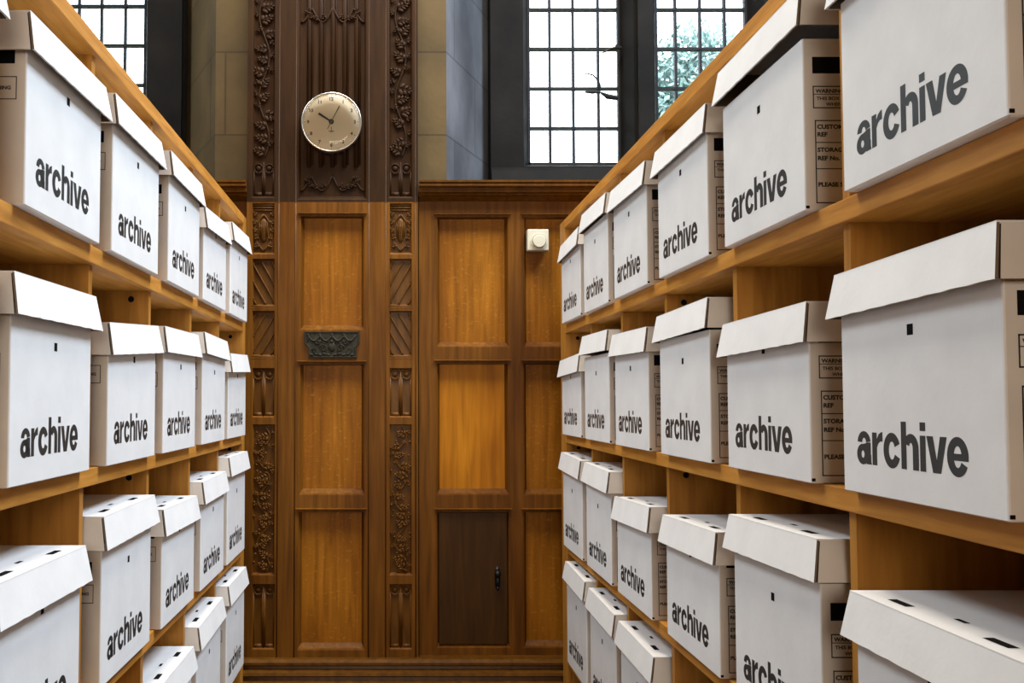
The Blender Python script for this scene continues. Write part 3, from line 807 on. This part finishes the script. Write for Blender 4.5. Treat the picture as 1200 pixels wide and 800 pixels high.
def glyphs():
    """the word in a heavy grotesque, lower case, x-height 1; list of polygons (x, y) and its width"""
    P = []
    def bar(x0, x1, y0, y1): P.append([(x0, y0), (x1, y0), (x1, y1), (x0, y1)])
    def ring(cx, cy, ax, ay, bx, by, t0, t1, n=22):
        for i in range(n):
            a, b = math.radians(t0 + (t1 - t0) * i / n), math.radians(t0 + (t1 - t0) * (i + 1) / n)
            P.append([(cx + bx * math.cos(a), cy + by * math.sin(a)), (cx + ax * math.cos(a), cy + ay * math.sin(a)), (cx + ax * math.cos(b), cy + ay * math.sin(b)), (cx + bx * math.cos(b), cy + by * math.sin(b))])
    S = .29
    x = 0.0
    # a: arch, bowl and stem
    ring(x + .47, .66, .42, .365, .125, .155, 8, 176)
    bar(x + .60, x + .60 + S, .12, .68)
    ring(x + .385, .30, .385, .325, .095, .115, 0, 360, 30)
    P.append([(x + .44, .40), (x + .63, .43), (x + .63, .66), (x + .36, .61)])
    P.append([(x + .60, .0), (x + .945, .0), (x + .915, .10), (x + .915, .3), (x + .60, .3)])
    x += .985
    # r
    bar(x, x + S, 0, 1.0)
    P.append([(x + S - .01, .54), (x + .39, .68), (x + .50, .735), (x + .64, .74), (x + .64, 1.03), (x + .55, 1.02), (x + .40, .95), (x + S - .01, .80)])
    x += .685
    # c
    ring(x + .49, .5, .49, .528, .175, .265, 24, 148, 16); ring(x + .49, .5, .49, .528, .175, .265, 148, 212, 8); ring(x + .49, .5, .49, .528, .175, .265, 212, 336, 16)
    x += 1.02
    # h
    bar(x, x + S, 0, 1.37)
    ring(x + .53, .62, .41, .41, .095, .15, 0, 160); bar(x + .625, x + .94, 0, .63)
    x += 1.01
    # i
    bar(x, x + S, 0, 1.0); bar(x, x + S, 1.13, 1.37)
    x += S + .045
    # v
    P.append([(x + .30, 0), (x + .50, .0), (x + .50, .34), (x + .325, 1.0), (x, 1.0)]); P.append([(x + .49, .0), (x + .69, 0), (x + .99, 1.0), (x + .67, 1.0), (x + .49, .34)])
    x += .985
    # e
    ring(x + .49, .5, .49, .528, .175, .285, 0, 332, 32); bar(x + .20, x + .975, .40, .585)
    x += .98
    return P, x


def box_body():
    m = MB(); h, d, t = BW / 2, BD, .004
    r = .0022                                                          # softened vertical folds
    fp = [(-h + r, 0), (h - r, 0), (h - r * .3, r * .3), (h, r), (h, d), (-h, d), (-h, r), (-h + r * .3, r * .3)]
    n = len(fp)
    for i in range(n):
        (xa, ya), (xb, yb) = fp[i], fp[(i + 1) % n]
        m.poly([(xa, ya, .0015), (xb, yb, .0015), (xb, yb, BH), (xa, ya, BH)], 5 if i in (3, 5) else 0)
        ia, ib = (xa * (h - t) / h, max(ya, t) if ya < d else d - t), (xb * (h - t) / h, max(yb, t) if yb < d else d - t)
        m.poly([(xb, yb, BH), (ib[0], ib[1], BH), (ia[0], ia[1], BH), (xa, ya, BH)][::-1], 1)
        m.poly([(ib[0], ib[1], .004), (ia[0], ia[1], .004), (ia[0], ia[1], BH), (ib[0], ib[1], BH)][::-1], 2)
        m.poly([(xb, yb, .0015), (xa, ya, .0015), (xa * .985, .003 + ya * .985, 0), (xb * .985, .003 + yb * .985, 0)], 0)
    m.poly([(x * .985, .003 + y * .985, 0) for x, y in reversed(fp)])
    m.poly([(-h + t, t, .004), (h - t, t, .004), (h - t, d - t, .004), (-h + t, d - t, .004)], 2)
    e = .00015
    # the printed word on the front
    P, W = glyphs(); k = .220 / W; kz = .0515 / 1.37
    for p in P: m.poly([(-.121 + x * k, -e, .0360 + y * kz) for x, y in p], 3)
    # lock slot on the front
    m.poly([(-.0055, -e, .181), (.0065, -e, .181), (.0065, -e, .193), (-.0055, -e, .193)], 4)
    # right-hand end: hand hole, warning panel, reference panels
    X_ = h + e
    def R_(y0, y1, z0, z1, mi=3): m.poly([(X_, y0, z0), (X_, y1, z0), (X_, y1, z1), (X_, y0, z1)], mi)
    def fr(y0, y1, z0, z1, t=.0016):
        R_(y0, y1, z0, z0 + t); R_(y0, y1, z1 - t, z1); R_(y0, y0 + t, z0, z1); R_(y1 - t, y1, z0, z1)
    R_(.013, .118, .188, .211, 4)
    fr(.013, .125, .140, .171); R_(.013, .125, .1590, .1600)
    for z in (.0925, .0565): R_(.015, .200, z, z + .0013)
    fr(.015, .200, .010, .124)
    def T(s, y, z, size, X=X_, sg=1, bold=.0):
        me = text_mesh(s, size, bold); m.add_mesh(me, lambda co: (X + sg * .0001, y + sg * co.x * 1.1, z + co.y), 3)
    T('WARNING', .017, .1615, .0072, bold=.0003); T('THIS BOX IS', .018, .1515, .0064, bold=.0002); T('WHEN F', .031, .1435, .0064, bold=.0002)
    T('CUSTOMER', .018, .1120, .0080, bold=.00038); T('REF', .018, .1015, .0080, bold=.00038)
    T('STORAGE', .018, .0805, .0080, bold=.00038); T('REF No.', .018, .0690, .0080, bold=.00038)
    T('PLEASE S', .018, .0330, .0080, bold=.00038)
    m.poly([(X_, .001, .003), (X_, .006, .003), (X_, .006, .007), (X_, .001, .007)], 4)
    # left-hand end: hand hole and one small panel
    X2 = -h - e
    def L_(y0, y1, z0, z1, mi=3): m.poly([(X2, y1, z0), (X2, y0, z0), (X2, y0, z1), (X2, y1, z1)], mi)
    L_(.016, .118, .188, .208, 4)
    y0, y1, z0, z1, t = .013, .110, .140, .171, .0013
    L_(y0, y1, z0, z0 + t); L_(y0, y1, z1 - t, z1); L_(y0, y0 + t, z0, z1); L_(y1 - t, y1, z0, z1)
    T('WARNING', .056, .1535, .0066, X2, -1, .0003)
    return m.mesh('body', [M_CARD, M_CORE, M_HOLE, M_INK, M_HOLE, M_CARDE])


LH = 0.055
LT_, LB_ = .005, .014                       # overhang of the lid at its top and bottom edges
TK = .003


def lid_meshes():
    h, d = BW / 2, BD
    t = MB()                                 # top sheet, slightly bowed, with its punched slots
    t.box(-h - LT_, h + LT_, -LT_, d + LT_, LH - TK, LH)
    e = LH + .0004
    def slot(x, y, w, l, mi=1): t.poly([(x - w, y - l, e), (x + w, y - l, e), (x + w, y + l, e), (x - w, y + l, e)], mi)
    for x in (-.088, .088): slot(x, .018, .019, .0055); slot(x, d - .018, .019, .0055)
    slot(0, .034, .010, .003); slot(0, d - .034, .010, .003)
    top = t.mesh('lid', [M_CARD, M_HOLE])
    def flap(L, lt, lb, wav, mt=M_CARD):
        """flap standing in the local xz plane: width L at the top, slightly wider at the bottom, leaning outwards (-y)"""
        f = MB(); n = 24; zt, zb = LH - TK * .6, 0
        rows = []
        for k in range(n + 1):
            s = k / n * 2 - 1
            wv = wav * (0.00025 * math.sin(k * 1.7) + 0.0003 * math.sin(k * 4.1))
            rows.append((s, wv))
        for (s0, w0), (s1, w1) in zip(rows, rows[1:]):
            f.poly([(s0 * lb, -LB_, zb + w0), (s1 * lb, -LB_, zb + w1), (s1 * lt, -LT_, zt), (s0 * lt, -LT_, zt)], 0)
            f.poly([(s0 * lt, -LT_ + TK, zt), (s1 * lt, -LT_ + TK, zt), (s1 * lb, -LB_ + TK, zb + w1), (s0 * lb, -LB_ + TK, zb + w0)], 1)
            f.poly([(s0 * lb, -LB_ + TK, zb + w0), (s1 * lb, -LB_ + TK, zb + w1), (s1 * lb, -LB_, zb + w1), (s0 * lb, -LB_, zb + w0)], 2)
        for s in (-1, 1):
            q = [(s * lb, -LB_, zb + w0 if s > 0 else zb), (s * lb, -LB_ + TK, zb), (s * lt, -LT_ + TK, zt), (s * lt, -LT_, zt)]
            f.poly(q if s > 0 else q[::-1], 1)
        f.poly([(-lt, -LT_, zt), (lt, -LT_, zt), (lt, -LT_ + TK, zt), (-lt, -LT_ + TK, zt)], 0)
        return f.mesh('flap', [mt, M_CORE, mt])
    front = flap(h, h + LT_, h + LB_ * .95, 1.0)
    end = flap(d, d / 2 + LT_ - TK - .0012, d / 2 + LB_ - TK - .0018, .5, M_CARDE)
    return top, front, end


BODY = box_body(); LTOP, LFRONT, LEND = lid_meshes()


def new(name, me, parent, loc=(0, 0, 0), rot=(0, 0, 0)):
    o = bpy.data.objects.new(name, me); C.objects.link(o); o.parent = parent; o.location = loc; o.rotation_euler = rot
    return o


def make_box():
    root = empty('archive_box')
    new('body', BODY, root)
    lid = new('lid', LTOP, root)
    new('flap', LFRONT, lid)
    new('flap', LFRONT, lid, (0, BD, 0), (0, 0, PI))
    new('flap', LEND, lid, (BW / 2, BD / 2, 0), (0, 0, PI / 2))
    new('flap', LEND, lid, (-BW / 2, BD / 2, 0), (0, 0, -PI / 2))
    return root


proto = make_box(); used = False


def copy_tree(o, parent=None):
    c = o.copy(); C.objects.link(c); c.parent = parent
    for ch in list(o.children): copy_tree(ch, c)
    return c


# centre along the aisle, lid height at its far and near end, first entry nearest the panelled wall
rows = {
    ('right', 'top'): [(2.964, .206, .213), (2.596, .238, .234), (2.215, .223, .220), (1.810, .215, .218), (1.415, .246, .251), (0.994, .236, .238)],
    ('right', 'second'): [(2.972, .190, .199), (2.596, .245, .242), (2.215, .223, .219), (1.811, .233, .239), (1.413, .184, .189), (1.009, .213, .220)],
    ('right', 'third'): [(2.965, .251, .243), (2.588, .242, .238), (2.209, .181, .190), (1.780, .187, .195), (1.393, .234, .240), (0.985, .191, .191)],
    ('right', 'fourth'): [(2.913, .266, .261), (2.549, .252, .248), (2.183, .243, .241), (1.790, .192, .192)],
    ('left', 'top'): [(2.904, .225, .216), (2.521, .193, .182), (2.154, .226, .226), (1.755, .221, .218), (1.377, .208, .203), (0.965, .212, .212)],
    ('left', 'second'): [(2.886, .205, .195), (2.520, .226, .230), (2.124, .217, .213), (1.745, .208, .189), (1.341, .223, .220), (0.950, .215, .215)],
    ('left', 'third'): [(2.886, .258, .257), (2.517, .221, .218), (2.126, .191, .194), (1.723, .233, .229), (1.306, .196, .198)],
    ('left', 'fourth'): [(2.886, .253, .253), (2.480, .240, .233), (2.110, .200, .200)],
}
ORD = ['nearest the panelled wall', 'second from the panelled wall', 'third from the panelled wall', 'fourth from the panelled wall', 'fifth from the panelled wall', 'sixth from the panelled wall']
SH = {'top': 1, 'second': 2, 'third': 3, 'fourth': 4}
SPEC = {('right', 'top', 4): 'white archive box with its lid sitting proud, fifth from panelled wall, top right row',
        ('right', 'second', 3): 'white archive box with a slanting lid, fourth from the panelled wall, second row, right shelving'}
for (side, row), L_ in rows.items():
    z = EYE + ZS[SH[row]] + TH + .0003
    for i, (yc, hf, hn) in enumerate(L_):
        o = copy_tree(proto) if used else proto
        used = True
        if side == 'right': o.location = (0.5535, yc, z); o.rotation_euler = (0, 0, -PI / 2)
        else: o.location = (-0.487, yc, z); o.rotation_euler = (0, 0, PI / 2)
        lid = [c for c in o.children if c.name.startswith('lid')][0]
        if row in ('third', 'fourth'): [c for c in o.children if c.name.startswith('body')][0].scale.z = max(1.0, ((hf + hn) / 2 - .004) / BH)
        hl, hr = (hf, hn) if side == 'right' else (hn, hf)        # local -x end, local +x end
        h_mid = (hl + hr) / 2; tilt = math.atan2(hr - hl, BW)
        lid.location = (random.uniform(-.001, .001), random.uniform(-.001, .001), h_mid - .0005)
        lid.rotation_euler = (0, -tilt, random.uniform(-.006, .006))
        tag(o, SPEC.get((side, row, i), f'white cardboard archive box {ORD[i]}, {row} row, {side}-hand shelving'), 'box', f'archive boxes in the {row} row of the {side} shelving')
